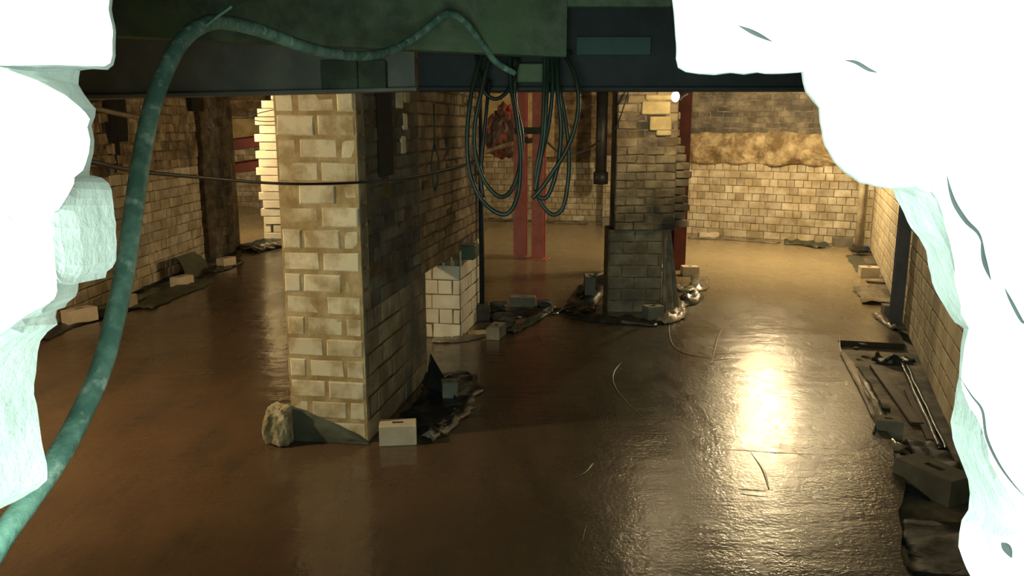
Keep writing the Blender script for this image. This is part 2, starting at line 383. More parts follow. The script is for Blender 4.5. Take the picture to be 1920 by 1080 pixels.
masonry(mb, (-5.45, 13.5), (-5.45, 13.85), 0, 3.1, .13, .27, 'mixed', 1, .01, .006, 5, (2, 3), .2)
masonry(mb, (-5.12, 13.8), (-5.12, 14.65), 0, 3.1, .17, .26, 'english', 1, .012, .012, 6, (5, 3), .4, ragged=.01)
mb.box((-5.25, 13.35, 2.75), (.2, .3, .5), mi=4)
masonry(mb, (-5.12, 14.65), (-5.8, 14.65), 0, 3.1, .15, .31, 'english', -1, .01, .006, 7, (2, 3), .3)
masonry(mb, (-5.4, 14.70), (-4.4, 14.70), 2.72, 3.1, .12, .2, 'stretch', 1, .01, .006, 8, (2, 3), .3)
struct(mb.build('wall_left', ['block', 'mortar', 'left_brick', 'old_mortar', 'soot', 'grey_brick']))
# far left room
mb = MB()
masonry(mb, (-9.6, 23.1), (-4.3, 23.1), 0, 1.92, seed=11, side=1, th=.3)
mb.box((-6.9, 23.2, 2.2), (5.4, .2, .56), mi=4)
masonry(mb, (-9.6, 23.1), (-4.3, 23.1), 2.48, 3.1, .1, .25, 'mixed', 1, .012, .008, 12, (2, 3), .3)
masonry(mb, (-9.6, 14.8), (-9.6, 23.1), 0, 3.1, seed=13, side=1, th=.2)
struct(mb.build('wall_far_left', ['block', 'mortar', 'old_brick', 'old_mortar', 'plaster']))
mb = MB(); mb.box((-7.6, 14.85, 1.5), (4.0, .3, 3.2)); struct(mb.build('wall_room_left', 'old_mortar'))

# toothed wall end: courses stepping in and out, built of clean blocks
mb = MB(); rnd = random.Random(5)
zz = 0; k = 0
while zz < 2.78:
    out = [-.02, .0, -.01, -.06, .0, -.08, -.02, -.01, -.10, -.03, -.09, .0, -.09, .02, -.06, .0, .08][k % 17]
    h = .163; x0 = -4.98 + out; x1 = -4.61 + out * .35
    if k == 1:
        mb.box((-4.93, 16.18, zz + h / 2), (.13, .28, h - .014), mi=0); mb.box((-4.72, 16.18, zz + h / 2), (.17, .28, h - .014), mi=0)
    else: mb.box(((x0 + x1) / 2, 16.22 + rnd.uniform(-.01, .01), zz + h / 2), (x1 - x0, .40, h - .014), rz=rnd.uniform(-.03, .03), mi=0, bevel=.006)
    zz += h; k += 1
mb.box((-4.77, 17.3, 1.55), (.30, 2.2, 3.1), mi=1)
masonry(mb, (-4.93, 16.4), (-4.93, 18.4), 0, 2.7, seed=21, side=-1, th=.05, mi=(0, 1))
struct(mb.build('wall_toothed_end', ['clean_block', 'mortar']))
mb = MB(); mb.box((-3.1, 18.5, 1.5), (3.6, .3, 3.2)); mb.box((-1.45, 19.4, 1.5), (.3, 2, 3.2)); struct(mb.build('wall_back_left', 'old_mortar'))

# middle back wall
mb = MB()
bw = ((-1.6, 20.1), (3.4, 19.2))
masonry(mb, *bw, 0, 1.42, course=.142, unit=.30, seed=31, side=1, th=.3, mask=lambda s, z: True)
masonry(mb, *bw, 1.42, 1.56, course=.14, unit=.30, seed=32, side=1, th=.3, mask=lambda s, z: s < 2.3)
masonry(mb, *bw, 1.56, 3.1, .11, .27, 'stretch', 1, .012, .01, 33, (2, 3), .3, mask=lambda s, z: s > 1.9)
mb.box((.15, 19.68, 2.3), (1.75, .06, 1.5), rz=-.178, mi=4)
masonry(mb, (2.16, 19.12), (2.42, 19.07), 0, 1.6, course=.14, unit=.26, seed=34, side=1, th=.35)
masonry(mb, (3.2, 19.4), (3.5, 17.2), 0, 3.1, seed=35, side=-1, th=.2, mi=(2, 3))
struct(mb.build('wall_back_middle', ['block', 'mortar', 'old_brick', 'old_mortar', 'plaster']))
# right back wall: new blocks, a ledge of rough stone, old brick on top
R0 = (3.3, 17.42); R1 = (7.0, 15.14)
mb = MB()
masonry(mb, R0, R1, 0, 1.52, course=.152, unit=.33, seed=41, side=1, th=.35)
masonry(mb, R0, R1, 2.12, 3.1, .11, .27, 'stretch', 1, .010, .010, 42, (2, 3), .3, drop=.02)
t = (Vector((*R1, 0)) - Vector((*R0, 0))); L = t.length; t /= L; n = Vector((t.y, -t.x, 0))
vs = []; NU, NV = 110, 22
for i in range(NU + 1):
    for k in range(NV + 1):
        s = i / NU * L; z = 1.50 + k / NV * .64
        bul = math.sin(math.pi * k / NV) ** .5 * .10
        p = Vector((*R0, 0)) + t * s + n * (bul + .09 * fbm((s, z * 1.5, 3), 2.2, 4) + .02) + Vector((0, 0, z + .05 * fbm((s, 2, z), 2)))
        vs.append(p)
mb.add(vs, [(i * (NV + 1) + k, (i + 1) * (NV + 1) + k, (i + 1) * (NV + 1) + k + 1, i * (NV + 1) + k + 1) for i in range(NU) for k in range(NV)], 4)
mb.prism([(R0[0], R0[1]), (R1[0], R1[1]), (R1[0] + .1, R1[1] + .25), (R0[0] + .1, R0[1] + .25)], 1.45, 2.15, 3)
struct(mb.build('wall_back_right', ['block', 'mortar', 'grey_brick', 'old_mortar', 'rubble']))
# right wall
def rw(Y, off=0): return (3.14 + .373 * (Y - 5.26) - off, Y)
mb = MB()
masonry(mb, rw(.8), rw(15.7), 0, 3.1, course=.155, unit=.31, bond='english', seed=51, side=-1, th=.3, d=.006, jit=.003, joint=.013)
struct(mb.build('wall_right', ['right_block', 'mortar']))

# near pier and the old wall it carries
PC = Vector((-1.04, 5.45)); pd = Vector((.165, .986)).normalized(); PLf = Vector((-1.61, 5.545))
def pr(s): return tuple(PC + pd * s)
def pl(s, o=0): return tuple(PLf + pd * s)
mb = MB()
masonry(mb, tuple(PLf), tuple(PC), 0, 3.1, course=.157, unit=.295, bond='stretch', seed=61, side=1, th=.3, d=.003, jit=.004, joint=.024, mi=(0, 1), bev=.010, ragged=.002)
masonry(mb, pr(0), pr(1.61), 0, .96, course=.157, unit=.31, bond='english', seed=62, side=1, th=.5, bin_=.03, d=.006, mi=(7, 8), joint=.016)  # right-face blocks coloured darker to keep this side in shade
masonry(mb, pr(0), pr(.15), .96, 3.1, course=.157, unit=.30, bond='stretch', seed=63, side=1, th=.5, bin_=.03, d=.006, mi=(7, 8), joint=.02)  # quoin blocks darkened likewise for the shaded side
masonry(mb, pr(.15), pr(1.45), .96, 3.1, .105, .24, 'stretch', 1, .006, .007, 64, (2, 3), .55, mask=lambda s, z: not (.25 < s < .62 and 1.88 < z < 2.6), ragged=.004, drop=.03)
masonry(mb, pr(1.45), pr(4.1), .96, 3.1, .105, .24, 'stretch', 1, .004, .004, 66, (5, 6), .55, ragged=.003)
masonry(mb, pl(1.61), pl(0), 0, 3.1, course=.157, unit=.31, seed=65, side=1, th=.3, bin_=.03, d=.006, mi=(0, 1))
mb.prism([pl(.04), pl(1.6), pr(1.6), pr(.04)], 0, 3.09, 1)
mb.prism([pl(1.6), pl(4.09), pr(4.09), pr(1.6)], .97, 3.09, 3)
c = PC + pd * .58; mb.box((c.x, c.y, 2.24), (.02, .34, .72), rz=-math.atan2(pd.x, pd.y), mi=4)  # dark plate paints the shade of a deep sooty recess
c = PC + pd * .50; mb.box((c.x, c.y, 2.6), (.024, .22, .5), rz=-math.atan2(pd.x, pd.y), mi=4)  # upper part of the same painted recess shade
# broad pale chips left of new work on the old face
for s_, z_, w_, h_ in ((.95, 2.45, .16, .14), (1.15, 2.52, .14, .18), (1.08, 2.28, .12, .13), (1.02, 2.1, .12, .14)):
    c = PC + pd * s_; mb.box((c.x, c.y, z_), (.03, w_, h_), rz=-math.atan2(pd.x, pd.y), mi=0, bevel=.008)
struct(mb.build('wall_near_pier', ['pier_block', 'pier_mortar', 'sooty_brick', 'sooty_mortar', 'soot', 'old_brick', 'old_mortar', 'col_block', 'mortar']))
# second pier under the old wall, its end face catching the left-hand lamp
mb = MB()
q0 = Vector(pr(2.95)); q1 = Vector(pr(4.1)); ln = Vector((-pd.y, pd.x))
e0 = q0 + ln * .62
masonry(mb, tuple(e0), tuple(q0), 0, .80, course=.16, unit=.31, bond='english', seed=71, side=1, th=.3, d=.006, joint=.010)
masonry(mb, tuple(q0), tuple(q1), 0, .96, course=.16, unit=.31, bond='english', seed=72, side=1, th=.3, d=.006, joint=.010)
mb.prism([tuple(e0 + pd * .01), tuple(q0 + pd * .01), tuple(q1), tuple(q1 + ln * .62)], 0, .96, 1)
for i in range(9):
    c = q0.lerp(e0, (i + .5) / 9) + pd * .05; mb.box((c.x, c.y, .82 + .03 * math.sin(i * 2.1)), (.09, .09, .06 + .03 * math.sin(i * 1.3)), rz=i, mi=2)
struct(mb.build('wall_second_pier', ['clean_block', 'mortar', 'brick_loose']))
c = q0 + pd * .18; mb = MB(); mb.box((c.x + .05, c.y - .0, .93), (.20, .26, .16), rz=-.16, bevel=.02)
tag(mb.build('dark_block', 'padstone'), 'dark green block lodged on top of the low lit brick pier', 'block')

# column with ragged old brick above and new blocks below
mb = MB()
cy = 9.62
def X(px, Y=cy): return at(px, 500, Y=Y).x
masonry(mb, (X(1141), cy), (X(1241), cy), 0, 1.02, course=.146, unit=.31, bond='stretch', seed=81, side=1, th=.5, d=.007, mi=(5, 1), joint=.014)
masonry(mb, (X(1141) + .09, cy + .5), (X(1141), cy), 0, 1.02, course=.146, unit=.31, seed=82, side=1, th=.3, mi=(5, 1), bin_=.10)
masonry(mb, (X(1150), cy - .02), (X(1260), cy - .02), 1.02, 3.1, .098, .23, 'stretch', 1, .008, .008, 83, (2, 3), .5, ragged=.005)
masonry(mb, (X(1150) + .09, cy + .5), (X(1150), cy - .02), 1.02, 3.1, .1, .22, 'stretch', 1, .008, .006, 84, (2, 3), .3, bin_=.10)
rnd = random.Random(9)
for i in range(14):     # the ragged toothed edge to the right of the column, stepping out as it comes down
    z = 1.05 + i * .098; reach = [.17, .14, .18, .16, .13, .16, .19, .17, .12, .10, .05, .03, .02, .03][i]
    mb.box((X(1260) + reach / 2, cy + .2, z + .046), (reach, .42, .084), rz=rnd.uniform(-.02, .02), mi=2, bevel=.01)
px, py = X(1222), cy - .035
for (dx, z, w_, h_) in ((-.02, 2.46, .34, .15), (.04, 2.28, .26, .16), (.08, 2.17, .18, .06), (.03, 2.58, .36, .06)):
    mb.box((px + dx, py, z), (w_, .04, h_), mi=4, bevel=.012)
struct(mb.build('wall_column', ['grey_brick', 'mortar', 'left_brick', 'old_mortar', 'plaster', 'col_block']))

# ------------------------------------------------------------------ wall the viewer looks through
YF, YB = .98, 1.12
# (silhouette on the inner face) , (lip on the outer face), both as they are seen
hole = [((212, -60), (206, -60)), ((213, 0), (207, 0)), ((211, 18), (205, 18)), ((216, 60), (210, 60)), ((217, 103), (211, 100)), ((212, 122), (206, 118)), ((202, 131), (196, 124)), ((175, 131), (100, 123)), ((150, 133), (-5, 124)),
        ((148, 146), (-2, 142)), ((147, 158), (70, 150)), ((158, 175), (122, 176)), ((170, 192), (150, 200)), ((179, 204), (160, 212)), ((178, 220), (168, 225)), ((172, 237), (164, 240)), ((177, 262), (169, 262)), ((176, 285), (167, 285)), ((170, 305), (160, 305)), ((168, 322), (155, 320)), ((169, 333), (140, 335)),
        ((190, 334), (138, 345)), ((203, 342), (128, 365)), ((211, 356), (112, 392)), ((213, 385), (90, 400)), ((217, 420), (96, 425)), ((218, 455), (100, 460)), ((218, 488), (103, 490)), ((211, 502), (104, 505)), ((200, 508), (105, 512)), ((196, 519), (106, 518)), ((180, 522), (106, 525)), ((160, 518), (107, 530)), ((148, 528), (107, 536)), ((146, 545), (107, 545)),
        ((143, 556), (105, 556)), ((126, 568), (100, 562)), ((122, 576), (92, 568)), ((107, 580), (50, 590)), ((105, 592), (20, 604)), ((108, 607), (-20, 615)), ((90, 622), (-60, 630)), ((76, 640), (-90, 650)), ((70, 660), (-110, 670)), ((68, 700), (-120, 710)), ((64, 740), (-125, 745)), ((70, 775), (-130, 780)), ((80, 830), (-135, 830)), ((87, 870), (-140, 860)), ((88, 900), (-140, 890)), ((70, 917), (-160, 915)), ((30, 940), (-200, 935)), ((-20, 965), (-260, 955)), ((-160, 1010), (-350, 1000)),
        ((-230, 1120), (-420, 1120)), ((-180, 1240), (-350, 1290)), ((0, 1290), (-100, 1400)), ((400, 1300), (400, 1440)), ((900, 1310), (900, 1450)), ((1400, 1310), (1450, 1450)), ((1760, 1280), (1900, 1400)), ((1850, 1190), (2060, 1260)), ((1835, 1110), (2040, 1130)),
        ((1818, 1078), (2000, 1060)), ((1806, 1052), (1990, 1020)), ((1797, 1025), (1975, 1000)), ((1799, 1000), (1955, 985)), ((1805, 975), (1940, 972)), ((1816, 955), (1928, 958)), ((1819, 925), (1905, 930)), ((1815, 900), (1878, 898)), ((1806, 875), (1856, 866)), ((1795, 850), (1850, 836)), ((1786, 822), (1842, 808)), ((1783, 790), (1832, 780)), ((1788, 760), (1815, 762)), ((1792, 735), (1805, 735)), ((1797, 705), (1801, 708)), ((1800, 670), (1806, 670)), ((1804, 640), (1812, 640)),
        ((1808, 616), (1818, 616)), ((1800, 611), (1808, 600)), ((1788, 606), (1800, 592)), ((1779, 590), (1800, 570)), ((1765, 562), (1796, 545)), ((1748, 530), (1790, 518)), ((1740, 500), (1788, 490)), ((1737, 470), (1782, 455)), ((1722, 448), (1770, 425)), ((1706, 428), (1765, 398)), ((1697, 400), (1760, 372)), ((1680, 372), (1745, 352)), ((1672, 352), (1700, 342)),
        ((1640, 350), (1643, 348)), ((1610, 342), (1613, 339)), ((1585, 325), (1588, 322)), ((1565, 308), (1568, 306)), ((1552, 285), (1555, 284)), ((1541, 258), (1544, 257)), ((1537, 230), (1540, 229)), ((1535, 203), (1538, 202)), ((1520, 188), (1524, 186)), ((1510, 172), (1514, 171)), ((1507, 155), (1511, 154)), ((1503, 136), (1507, 134)),
        ((1480, 138), (1480, 136)), ((1450, 139), (1450, 137)), ((1420, 137), (1420, 135)), ((1395, 140), (1395, 137)), ((1370, 137), (1370, 135)), ((1340, 140), (1340, 137)), ((1310, 139), (1310, 137)), ((1285, 137), (1286, 135)), ((1272, 128), (1274, 126)), ((1267, 110), (1269, 109)), ((1266, 80), (1268, 80)), ((1265, 50), (1267, 50)), ((1262, 25), (1264, 25)), ((1259, 0), (1261, 0)), ((1257, -60), (1259, -60)),
        ((1200, -160), (1210, -170)), ((900, -170), (900, -180)), ((500, -170), (500, -180)), ((260, -150), (250, -160))]
def dens(H):
    out = []
    for i in range(len(H)):
        (a, b), (c, d) = H[i], H[(i + 1) % len(H)]
        n = max(1, int(math.dist(a, c) / 14))
        for k in range(n):
            t = k / n
            out.append((tuple(a[j] + (c[j] - a[j]) * t for j in (0, 1)), tuple(b[j] + (d[j] - b[j]) * t for j in (0, 1))))
    return out
H = dens(hole); n = len(H)
cx, cz = 0.0, HC - .15
rings = [[], [], [], [], [], []]
for i, (s, l) in enumerate(H):
    ps = at(*s, Y=YB); pf = at(*l, Y=YF)
    j = Vector((fbm((i * .31, 1, 0)), 0, fbm((i * .31, 7, 0)))) * .0025
    ps = ps + j; pf = pf + j
    mid = pf.lerp(ps, .35); mid.y = YF + .012 + .012 * fbm(mid, 9)
    mid2 = pf.lerp(ps, .72); mid2.y = YF + .05 + .014 * fbm(mid2, 9)
    d = Vector((pf.x - cx, 0, pf.z - cz)); d.normalize()
    big = Vector((d.x * 9, YF, HC + d.z * 9)); sc_ = 1
    bx = 9.8 / max(abs(d.x), 1e-4); bz = (4.0 if d.z > 0 else 3.3) / max(abs(d.z), 1e-4); k = min(bx, bz)
    out = Vector((cx + d.x * k, YF, cz + d.z * k))
    ob = out.copy(); ob.y = YB + .1
    back = ps.copy(); back.y = YB + .02; dd = Vector((ps.x - cx, 0, ps.z - cz)).normalized(); back += dd * .04
    for R, v in zip(rings, (out, pf, mid, mid2, ps, back)): R.append(v)
allr = [rings[0], rings[1], rings[2], rings[3], rings[4], rings[5], [Vector((v.x, YB + .1, v.z)) for v in rings[0]]]
mb = MB(); vs = [v for R in allr for v in R]; fs = []
for r in range(6):
    ff = [(r * n + i, r * n + (i + 1) % n, (r + 1) * n + (i + 1) % n, (r + 1) * n + i) for i in range(n)]
    mb_idx = 0 if r in (0,) else 1
    fs.append((ff, mb_idx))
mb.v = [tuple(v) for v in vs]
for ff, mi_ in fs:
    for f in ff: mb.f.append(list(f)); mb.m.append(mi_)
front = struct(mb.build('wall_front', ['outer', 'core']))
def crack(px, r):
    q = MB(); q.tube([at(x, y, Y=YF - .0005) for x, y in px], lambda t: r * (.15 + math.sin(math.pi * t)), 6, sub=6)
    for i, v in enumerate(q.v): q.v[i] = (v[0], YF + (v[1] - YF) * .25, v[2])
    q.build('crack', 'crack', front, True)
crack([(1585, 113), (1605, 117), (1628, 130), (1645, 136)], .0022)
crack([(1385, 48), (1415, 62), (1448, 78)], .0025)
crack([(1776, 330), (1782, 358), (1792, 385), (1812, 415), (1836, 440), (1848, 480)], .0028)
crack([(1840, 452), (1846, 490), (1858, 525)], .003)
crack([(1884, 540), (1896, 565), (1915, 600), (1925, 608)], .0022)
crack([(1800, 708), (1822, 742), (1842, 770), (1850, 820), (1872, 868), (1898, 905), (1925, 935)], .0018)
crack([(1745, 360), (1753, 370)], .0022)
crack([(1878, 1018), (1888, 1028), (1897, 1046)], .0055)
crack([(-10, 123), (40, 128), (90, 131), (150, 128)], .0022)
crack([(15, 405), (24, 412)], .003)

# low sill and ends closing the shell beside the front wall
# ------------------------------------------------------------------ beams
def add(o, *a, **k): return tag(o, *a, **k)
BZ = 2.46
bl = at(150, 187, Y=6.0); 
def ibeam(name, A, B, label, mats, depth=.62, fw=.20, ft=.02, zb0=BZ, zb1=BZ):
    A = Vector(A); B = Vector(B); t = (B - A); L = t.length; t /= L; nrm = Vector((t.y, -t.x, 0))
    def bar(o0, o1, h0, h1, nm, mt, par):
        q = MB(); vs = []
        for P, zb in ((A, zb0), (B, zb1)):
            for o_ in (o0, o1):
                for h in (h0, h1): vs.append((P.x + nrm.x * o_, P.y + nrm.y * o_, zb + h))
        q.add(vs, [(0, 1, 3, 2), (4, 6, 7, 5), (0, 4, 5, 1), (2, 3, 7, 6), (1, 5, 7, 3), (0, 2, 6, 4)])
        return q.build(nm, mt, par)
    root = thing(name, label, 'beam', tuple((A + B) / 2 + Vector((0, 0, zb0))))
    bar(-fw / 2, fw / 2, 0, ft, 'bottom_flange', mats, root)
    bar(-.006, .006, ft, depth - ft, 'web', mats, root)
    bar(-fw / 2, fw / 2, depth - ft, depth, 'top_flange', mats, root)
    return root
ibeam('steel_beam', (-5.24, 4.13, 0), (-.62, 5.27, 0), 'grey steel beam across the top left, above the pale brick pier', 'beam_steel', zb0=2.295, zb1=BZ)
ibeam('steel_beam', (-.60, 5.27, 0), (3.05, 5.27, 0), 'dark steel beam across the top right, over the hanging cables and bulb', 'dark_steel', zb0=BZ, zb1=BZ)
mb = MB()
dA = at(100, 62, Y=3.75); dB = at(1062, 115, Y=5.0); zs = 2.65
ta = Vector((dB.x - dA.x, dB.y - dA.y)).normalized()
dA2 = Vector((dA.x, dA.y)) - ta * 2.6; dB2 = Vector((dB.x, dB.y))
nn = Vector((-ta.y, ta.x)) * .12
mb.prism([tuple(dA2), tuple(dB2), tuple(dB2 + nn), tuple(dA2 + nn)], zs, 3.12)
down = struct(mb.build('trim_1', 'downstand'))
# small nails and dabs on its lower edge
for x in (247, 325, 400):
    p = at(x, 64, Y=4.12); q = MB(); q.tube([p + Vector((0, .12, -.03)), p + Vector((0, -.02, .0))], .006, 6, sub=0); q.build('nail', 'pale_board', down)
def bbox(name, x0, y0, x1, y1, Y, dep, mt, label, cat):
    a = at(x0, y1, Y=Y); b = at(x1, y0, Y=Y); q = MB()
    q.box(((a.x + b.x) / 2, Y + dep / 2, (a.z + b.z) / 2), (b.x - a.x, dep, b.z - a.z), bevel=.006)
    return tag(q.build(name, mt), label, cat)
bbox('padstone', 602, 112, 668, 171, 5.12, .12, 'padstone', 'greenish stone block on the beam above the lit pier', 'block')
bbox('packing_block', 672, 112, 722, 171, 5.13, .10, 'padstone', 'narrow dark block beside the greenish stone block on the beam', 'block')
bbox('board_offcut', 968, 119, 1043, 154, 5.155, .03, 'pale_board', 'pale board piece on the beam behind the cables', 'board')
bbox('board_offcut', 1080, 68, 1222, 104, 5.22, .03, 'teal_plate', 'teal rectangular board on the dark beam right of the cables', 'board')
bbox('ceiling_batten', 885, -30, 1262, 12, 5.05, .06, 'downstand', 'pale green batten along the very top, right of the hose', 'batten')

# ------------------------------------------------------------------ hoses, cables
def cable(name, px, r, mt, label, cat, group=None, n=10, sub=8, loop=True):
    q = MB(); q.tube([at(x, y, Y=Y) for x, y, Y in px], r, n, sub=sub)
    return tag(q.build(name, mt, None, True), label, cat, group)
cable('hose', [(-120, 1150, 1.22), (-50, 1090, 1.28), (5, 1005, 1.34), (52, 940, 1.40), (102, 868, 1.47), (148, 785, 1.55), (190, 690, 1.65), (217, 590, 1.75), (238, 485, 1.85), (252, 385, 1.93), (267, 285, 2.02), (287, 195, 2.1), (313, 125, 2.18), (345, 72, 2.28), (388, 44, 2.42), (430, 43, 2.58), (490, 58, 2.78), (560, 84, 3.0), (630, 101, 3.3), (690, 104, 3.6), (740, 92, 3.9), (790, 62, 4.15), (838, 27, 4.35), (872, 42, 4.5), (905, 85, 4.7), (932, 118, 4.85), (965, 137, 4.95)],
      lambda t: .0225 - .0045 * max(0, t - .55) / .45, 'hose', 'thick dusty green hose curving up the left and across the beam', 'hose', n=16)
cable('tie_wire', [(435, 12, 2.35), (410, 30, 2.36), (385, 50, 2.37), (376, 60, 2.375)], .004, 'hose', 'thin wire crossing the top bend of the green hose', 'wire')
cable('black_cable', [(90, 285, 2.2), (178, 305, 2.6), (265, 322, 3.2), (380, 333, 3.9), (500, 343, 4.6), (590, 345, 5.0), (690, 341, 5.25), (780, 330, 5.2), (860, 312, 5.05), (890, 302, 4.97)], .0085, 'black', 'black cable sagging across the room in front of the pale pier', 'cable')
loops = [
 ([(905, 95, 5.0), (885, 170, 4.92), (876, 250, 4.9), (880, 320, 4.9), (900, 370, 4.9), (930, 398, 4.9), (955, 398, 4.9), (972, 360, 4.92), (976, 290, 4.94), (968, 220, 4.96), (958, 160, 5.0), (955, 100, 5.05)], 'cable', 'longest loop of dark green cable at the left of the bundle'),
 ([(920, 100, 5.02), (903, 170, 4.97), (890, 240, 4.96), (894, 300, 4.96), (912, 345, 4.96), (938, 369, 4.96), (960, 355, 4.98), (975, 310, 5.0), (978, 250, 5.02), (966, 190, 5.04), (966, 110, 5.07)], 'cable_olive', 'shorter inner loop of olive cable at the left of the bundle'),
 ([(1022, 95, 5.05), (1020, 180, 4.98), (1016, 260, 4.97), (1004, 330, 4.97), (1012, 375, 4.97), (1035, 402, 4.97), (1056, 388, 4.97), (1066, 330, 4.97), (1066, 270, 4.97), (1058, 210, 4.99), (1046, 150, 5.02), (1040, 95, 5.06)], 'cable_olive', 'longest loop of cable at the right of the bundle'),
 ([(1058, 100, 5.05), (1078, 140, 4.94), (1085, 190, 4.91), (1078, 240, 4.91), (1060, 285, 4.91), (1035, 325, 4.91), (1014, 355, 4.91), (998, 372, 4.91)], 'cable_olive', 'cable tail crossing diagonally over the right of the bundle'),
 ([(1044, 95, 5.04), (1046, 170, 4.95), (1052, 240, 4.94), (1046, 310, 4.94), (1030, 362, 4.94), (1016, 372, 4.94), (1006, 355, 4.95), (1014, 300, 4.96), (1028, 240, 4.98), (1036, 170, 5.0), (1034, 100, 5.06)], 'cable', 'tight narrow loop of dark green cable inside the right bundle'),
 ([(1028, 100, 5.03), (1025, 180, 4.93), (1020, 260, 4.92), (1010, 320, 4.92), (1003, 358, 4.92)], 'cable', 'straight dark green cable end hanging in the right bundle'),
 ([(918, 150, 5.05), (912, 210, 4.99), (905, 280, 4.99), (902, 330, 4.99), (906, 370, 4.99)], 'black', 'straight black cable end hanging in the left bundle'),
 ([(893, 100, 5.05), (905, 165, 5.0), (925, 185, 5.0), (945, 178, 5.01), (960, 155, 5.03), (972, 110, 5.07)], 'black', 'small shallow black loop just under the beam'),
]
for px_, mt, lab in loops: cable('hanging_cable', px_, .0135 if mt != 'black' else .012, mt, lab, 'cable', 'cables hanging from the beam')
cable('cable_hook', [(965, 95, 5.08), (990, 92, 5.0), (1020, 90, 4.96), (1050, 95, 5.0), (1070, 100, 5.08)], .012, 'dark_steel', 'dark bar the cable bundle hangs from on the beam', 'bar')
cable('thin_cable', [(1008, 245, 13.6), (1030, 270, 13.9), (1050, 285, 14.2), (1075, 288, 14.8), (1100, 280, 15.6), (1125, 265, 16.5)], .022, 'black', 'thin black cable looping from the red columns to the dark pipe', 'cable')
cable('thin_cable', [(1184, 150, 9.55), (1178, 172, 9.55), (1168, 205, 9.5), (1158, 232, 9.5), (1150, 245, 9.5)], .008, 'black', 'thin black wire hanging down the top of the brick column', 'cable')
cable('thin_wire', [(430, 219, 15.6), (460, 220, 15.6), (490, 211, 15.6), (528, 203, 15.8)], .008, 'black', 'upper thin wire running to the toothed wall end', 'wire')
cable('thin_wire', [(462, 220, 15.62), (480, 226, 15.6), (500, 228, 15.6), (520, 227, 15.7)], .008, 'black', 'lower thin wire drooping beside the toothed wall end', 'wire')
cable('timber_rod', [(40, 165, 1.25), (140, 194, 2.6), (178, 203, 2.8), (222, 213, 3.1), (263, 221, 3.4)], lambda t: .005 + .006 * t, 'wood', 'thin pale rod at top left behind the green hose', 'rod', n=6)
q = MB(); p = at(808, 250, Y=7.1); q.tube([p + Vector((.03, 0, .25)), p + Vector((.03, 0, -.12))], .006, 6, sub=0)
q.tube([p + Vector((.03, 0, -.10)), p + Vector((-.0, 0, -.25)), p + Vector((.03, 0, -.50)), p + Vector((.065, 0, -.25)), p + Vector((.03, 0, -.10))], .008, 6)
tag(q.build('wire_loop', 'cable', None, True), 'thin wire ending in an oval loop on the sooty wall', 'wire')

# ------------------------------------------------------------------ lamps
def lamp(name, loc, label, kind='bulb', top=3.08):
    r = thing(name, label, 'lamp', loc)
    x, y, z = loc; mb = MB(); bm = bmesh.new(); bmesh.ops.create_uvsphere(bm, u_segments=16, v_segments=10, radius=.044)
    vs = [Vector((v.co.x + x, v.co.y + y, (v.co.z * 1.25) + z)) for v in bm.verts]; fs = [[v.index for v in f.verts] for f in bm.faces]; bm.free()
    mb.add(vs, fs); bulb_mb = mb
    mb = MB(); mb.tube([(x, y, z + .045), (x, y, z + .10)], .02, 12, sub=0); hd = mb.build('lamp_holder', 'black', r, True)
    bb = bulb_mb.build('bulb', 'bulb', None, True); bb.parent = hd; bb.matrix_parent_inverse = Matrix()
    mb = MB(); mb.tube([(x, y, z + .10), (x, y, top)], .005, 6, sub=0); mb.build('flex', 'black', r, True)
    return r
for nm in ('lamp_glow_bulb', 'lamp_glow_left', 'lamp_glow_far'): pass
lamp('bare_bulb', LAMP_A, 'lit bare bulb glowing just under the dark beam')
lamp('bare_bulb', LAMP_C, 'lit bulb hung behind the beam in the left bay')
lamp('bare_bulb', LAMP_D, 'lit bulb hung in the far left room')
lamp('bare_bulb', LAMP_E, 'lit bulb hung close to the right wall')
x, y, z = LAMP_B
r = thing('work_lamp', 'bright work lamp hung high in the right bay', 'lamp', LAMP_B)
mb = MB(); bm = bmesh.new(); bmesh.ops.create_uvsphere(bm, u_segments=20, v_segments=12, radius=.085)
mb.add([v.co + Vector(LAMP_B) for v in bm.verts], [[v.index for v in f.verts] for f in bm.faces]); bm.free(); mb.build('diffuser', 'bulb', r, True)
mb = MB(); mb.tube([(x, y, z + .08), (x, y, 3.09)], .015, 8, sub=0); mb.build('hanger', 'black', r, True)

cable('wire_stub', [(1290, 176, 5.3), (1280, 182, 5.31), (1275, 188, 5.31)], .006, 'pipe_white', 'tiny pale wire stub under the beam right of the bulb', 'wire', n=6)
# ------------------------------------------------------------------ steel columns and props
def hcol(name, x, y, z0, z1, label, mt, fw=.2, dep=.2, rz=0, plate=None, group=None):
    r = thing(name, label, 'column', (x, y, z0), rz, group)
    def p(n_, c, d, m_):
        q = MB(); R = Matrix.Rotation(rz, 3, 'Z'); cc = R @ Vector(c) + Vector((x, y, 0)); q.box(cc, d, rz); return q.build(n_, m_, r)
    h = z1 - z0; zc = (z0 + z1) / 2
    p('flange', (0, -dep / 2, zc), (fw, .014, h), mt); p('flange', (0, dep / 2, zc), (fw, .014, h), mt); p('web', (0, 0, zc), (.012, dep - .014, h), mt)
    if plate: p('base_plate', (0, 0, z0 + .008), (plate, plate, .016), mt)
    return r
a = at(976, 482, z=0); b = at(1010, 487, z=0)
hcol('red_steel_column', a.x, a.y + .1, 0, 3.09, 'left one of the two red steel columns behind the cables', 'red_steel', .215, .2, -.18)
hcol('red_steel_column', b.x, b.y + .1, 0, 3.09, 'right one of the two red steel columns, on a base plate', 'red_steel', .20, .2, -.25, .34)
